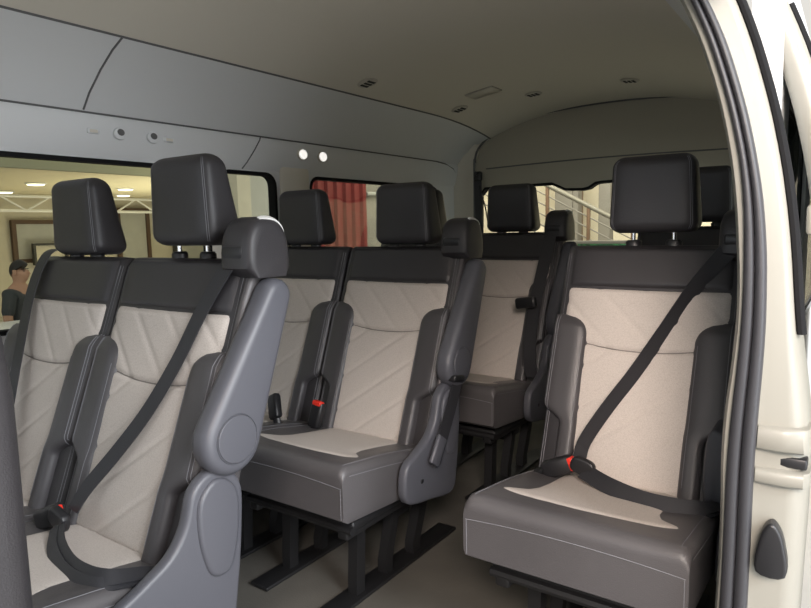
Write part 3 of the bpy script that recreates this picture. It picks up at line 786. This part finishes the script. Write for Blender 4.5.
# staircase behind the rear window
st = empty('staircase', (-3.0, 9.2, GZ), 'staircase with sloping steel handrail and cables behind the rear window', 'stairs')
sl_ = -.72/1.38
def rz(x): return 1.79+(x+3.79)*sl_-GZ
X0, X1 = -5.2, -.6
def loc(x, y, z): return (x+3.0, y-9.2, z)
b = B(); b.tube([loc(X0, 9.0, rz(X0)), loc(X1, 9.0, rz(X1))], .035, 10); b.build('handrail', M['handrail'], st)
for k in range(1, 6):
    b = B(); b.tube([loc(X0, 9.0, rz(X0)-.155*k), loc(X1, 9.0, rz(X1)-.155*k)], .010, 6); b.build('cable', M['grey'], st)
for i in range(7):
    x = -4.37+i*.62; b = B(); b.box(loc(x, 9.0, rz(x)-.45), (.045, .045, .9), .004); b.build('baluster', M['brown'], st)
rg = []
for x in (X0, X1): rg.append([loc(x, 9.02, rz(x)-.90), loc(x, 9.02, rz(x)-1.15), loc(x, 10.2, rz(x)-1.15), loc(x, 10.2, rz(x)-.90)])
B().loft(rg).build('stringer', M['stair'], st, smooth=False)
# columns by the stairs
for i, (x, w, y, m, lab) in enumerate(((-4.01, .30, 9.5, 'grey', 'wide grey column left of the stair handrail behind the rear window'), (-3.81, .09, 9.5, 'grey', 'slim grey post right of the wide column by the stairs'), (-3.33, .19, 9.5, 'grey', 'grey column crossing behind the middle of the stair handrail'))):
    o = B().box((x, y+.9, 1.3), (w, .2, 3.7), .01).build('column', M[m]); tag(o, lab, 'column')
o = B().box((-3.855, 10.62, 1.3), (.10, .12, 3.7), .01).build('column', M['brown']); tag(o, 'slim brown column beside the wide grey column by the stairs', 'column')
o = empty('glass_barrier', (-2.95, 7.6, GZ), 'low white barrier with green glass top outside the rear window', 'barrier')
B().box((0, 0, .58), (2.2, .12, 1.16), .02).build('barrier_base', M['white'], o); B().box((0, 0, 1.33), (2.2, .02, .34), .0).build('glass_panel', M['ggreen'], o); B().box((0, 0, 1.52), (2.2, .05, .04), .01).build('top_rail', M['grey'], o)

# ------------------------------------------------------------------ person outside the left window
def skin_chain(name, verts, edges, radii, m, parent, sub=2):
    me = bpy.data.meshes.new(name); me.from_pydata(verts, edges, []); o = bpy.data.objects.new(name, me); C.objects.link(o)
    sk = o.modifiers.new('s', 'SKIN'); sk.use_smooth_shade = True
    for i, r in enumerate(radii): me.skin_vertices[0].data[i].radius = r if isinstance(r, tuple) else (r, r)
    me.skin_vertices[0].data[0].use_root = True
    s = o.modifiers.new('ss', 'SUBSURF'); s.levels = s.render_levels = sub
    dg = bpy.context.evaluated_depsgraph_get(); dg.update(); nm = bpy.data.meshes.new_from_object(o.evaluated_get(dg))
    o.modifiers.clear(); o.data = nm; nm.materials.clear(); nm.materials.append(m); o.parent = parent
    for p in nm.polygons: p.use_smooth = True
    return o
PX, PYY = -6.05, 2.655
pr = empty('person', (PX, PYY, GZ), 'person with short dark hair and dark grey shirt seen through the left window', 'person')
pr.rotation_euler = (0, 0, radians(128))     # local -y is forward
k = .862
V = [(0, 0, .95), (0, 0, 1.12), (0, .01, 1.32), (0, .01, 1.45), (0, .0, 1.53), (0, -.015, 1.60), (0, -.02, 1.68),
     (.17, .01, 1.43), (.24, .02, 1.18), (.23, -.06, .95), (.23, -.09, .86), (-.17, .01, 1.43), (-.24, .02, 1.18), (-.23, -.06, .95), (-.23, -.09, .86),
     (.09, 0, .88), (.10, -.01, .50), (.10, .02, .09), (.10, -.12, .04), (-.09, 0, .88), (-.10, -.01, .50), (-.10, .02, .09), (-.10, -.12, .04)]
Ed = [(0, 1), (1, 2), (2, 3), (3, 4), (4, 5), (5, 6), (3, 7), (7, 8), (8, 9), (9, 10), (3, 11), (11, 12), (12, 13), (13, 14), (0, 15), (15, 16), (16, 17), (17, 18), (0, 19), (19, 20), (20, 21), (21, 22)]
Rd = [(.16, .11), (.15, .10), (.17, .115), (.10, .08), .050, (.082, .098), (.076, .094), .06, .047, .036, .026, .06, .047, .036, .026, .09, .06, .042, .035, .09, .06, .042, .035]
V = [(a*k, b_*k, c*k) for a, b_, c in V]; Rd = [tuple(q*k for q in r) if isinstance(r, tuple) else r*k for r in Rd]
body = skin_chain('body', V, Ed, Rd, M['skin'], pr)
# shirt and trousers as slightly larger skins over the same joints
def sub_chain(name, ids, ed, grow, m):
    mp = {v: i for i, v in enumerate(ids)}
    return skin_chain(name, [V[i] for i in ids], [(mp[a], mp[b_]) for a, b_ in ed], [tuple(q+grow for q in Rd[i]) if isinstance(Rd[i], tuple) else Rd[i]+grow for i in ids], m, pr)
sub_chain('shirt', [1, 0, 2, 3, 7, 8, 11, 12], [(0, 1), (1, 2), (2, 3), (3, 7), (7, 8), (3, 11), (11, 12)], .012, M['shirt'])
sub_chain('trousers', [0, 15, 16, 17, 19, 20, 21], [(0, 15), (15, 16), (16, 17), (0, 19), (19, 20), (20, 21)], .012, M['pants'])
hd = B(); rg = []
for i in range(1, 13):
    row = []
    for q in range(28):
        t = 2*pi*q/28; th = (radians(54)+radians(70)*(.5+.5*sin(t))**1.2)*i/12
        row.append((.083*k*sin(th)*cos(t), -.010*k+.096*k*sin(th)*sin(t), 1.652*k+.113*k*cos(th)))
    rg.append(row)
rg += [[(p[0]*.9, -.012*k+(p[1]+.012*k)*.9, p[2]) for p in rg[-1]]]
hd.loft(rg).build('hair', M['hair'], pr)
nb = B(); nb.tube([(0, -.080*k, 1.655*k), (0, -.106*k, 1.622*k), (0, -.082*k, 1.610*k)], lambda q: .010+.006*q, 8)
for sd in (-1, 1): nb.box((sd*.080*k, 0, 1.635*k), (.014, .03, .05), .006)
nb.build('face', M['skin'], pr)
eb = B()
for sd in (-1, 1): eb.box((sd*.034*k, -.070*k, 1.648*k), (.022, .022, .010), .004); eb.box((sd*.034*k, -.068*k, 1.668*k), (.030, .022, .006), .003)
eb.box((0, -.070*k, 1.590*k), (.038, .022, .006), .003); eb.build('eyes', M['hair'], pr)
for sd in (-1, 1):
    for q in range(5):
        x = sd*.23*k+(q-2)*.012*(1 if q else .9); z0 = .86*k; f_ = B()
        L = (.05, .07, .078, .07, .055)[q]; pts = [(x, -.09*k-.01*q*.3, z0), (x, -.10*k, z0-L*.55), (x, -.115*k, z0-L)]
        f_.tube(pts, lambda t: .0085-.002*t, 8); f_.build('finger', M['skin'], pr)

# ------------------------------------------------------------------ light
w = bpy.data.worlds.new('showroom'); bpy.context.scene.world = w; w.use_nodes = True
bg = w.node_tree.nodes['Background']; bg.inputs['Color'].default_value = (1, .965, .90, 1); bg.inputs['Strength'].default_value = .80
def area(name, loc_, tgt, size, power, col):
    l = bpy.data.lights.new(name, 'AREA'); l.shape = 'RECTANGLE'; l.size, l.size_y = size; l.energy = power; l.color = col
    o = bpy.data.objects.new(name, l); C.objects.link(o); o.location = loc_
    o.rotation_euler = (Vector(tgt)-Vector(loc_)).to_track_quat('-Z', 'Y').to_euler(); return o
area('showroom_front_daylight', (-2.2, -4.5, 1.9), (-1.2, 1, .9), (3.5, 2.2), 45, (.74, .87, 1))
sl_ = area('single_seat_fill', (.8, -1.3, 2.3), (-.3, 1.65, .8), (1.0, .8), 20, (1, .86, .77)); sl_.data.spread = radians(66)  # added warm fill, narrow spread favours the single seat over the front pair
area('cushion_fill', (3.0, .1, 3.0), (-1.2, 1.1, .7), (2.2, 1.6), 250, (.95, .97, 1))  # added fill through the door opening, brightens the seat cushions
area('cool_wall_fill', (5.0, -.3, .9), (-2, .9, 1.3), (3.0, 2.4), 195, (.90, .95, 1))  # added cool fill for the far wall and aisle-side seat flanks
area('showroom_back_lamp', (-2.5, 7.5, 4.2), (-3, 10.5, 1), (4, 1), 480, (1, .93, .80))
area('showroom_left_lamp', (-10.5, 8, 4.5), (-13, 8, 0), (3, 6), 260, (1, .92, .74))
area('soffit_fill', (-11.5, 8, -.45), (-12, 8, 3), (3, 9), 420, (1, .92, .74))  # added fill hidden below the sill, brightens the soffit from beneath

# ------------------------------------------------------------------ camera
cam = bpy.data.cameras.new('camera'); co = bpy.data.objects.new('camera', cam); C.objects.link(co)
f = 639.046; cam.sensor_fit = 'HORIZONTAL'; cam.sensor_width = 36; cam.lens = f*36/811; cam.clip_start = .02
yaw, pit, rol = radians(35.177), radians(-6.614), radians(-1.17)
F = Vector((-sin(yaw)*cos(pit), cos(yaw)*cos(pit), sin(pit))); R = Vector((cos(yaw), sin(yaw), 0)); U = R.cross(F)
R2 = R*cos(rol)+U*sin(rol); U2 = -R*sin(rol)+U*cos(rol)
mw = Matrix.Identity(4)
for i in range(3): mw[i][0], mw[i][1], mw[i][2] = R2[i], U2[i], -F[i]
mw.translation = (0, 0, 1.162); co.matrix_world = mw
sc = bpy.context.scene; sc.camera = co
sc.view_settings.view_transform = 'Standard'; sc.view_settings.look = 'None'; sc.view_settings.exposure = 0; sc.view_settings.gamma = 1
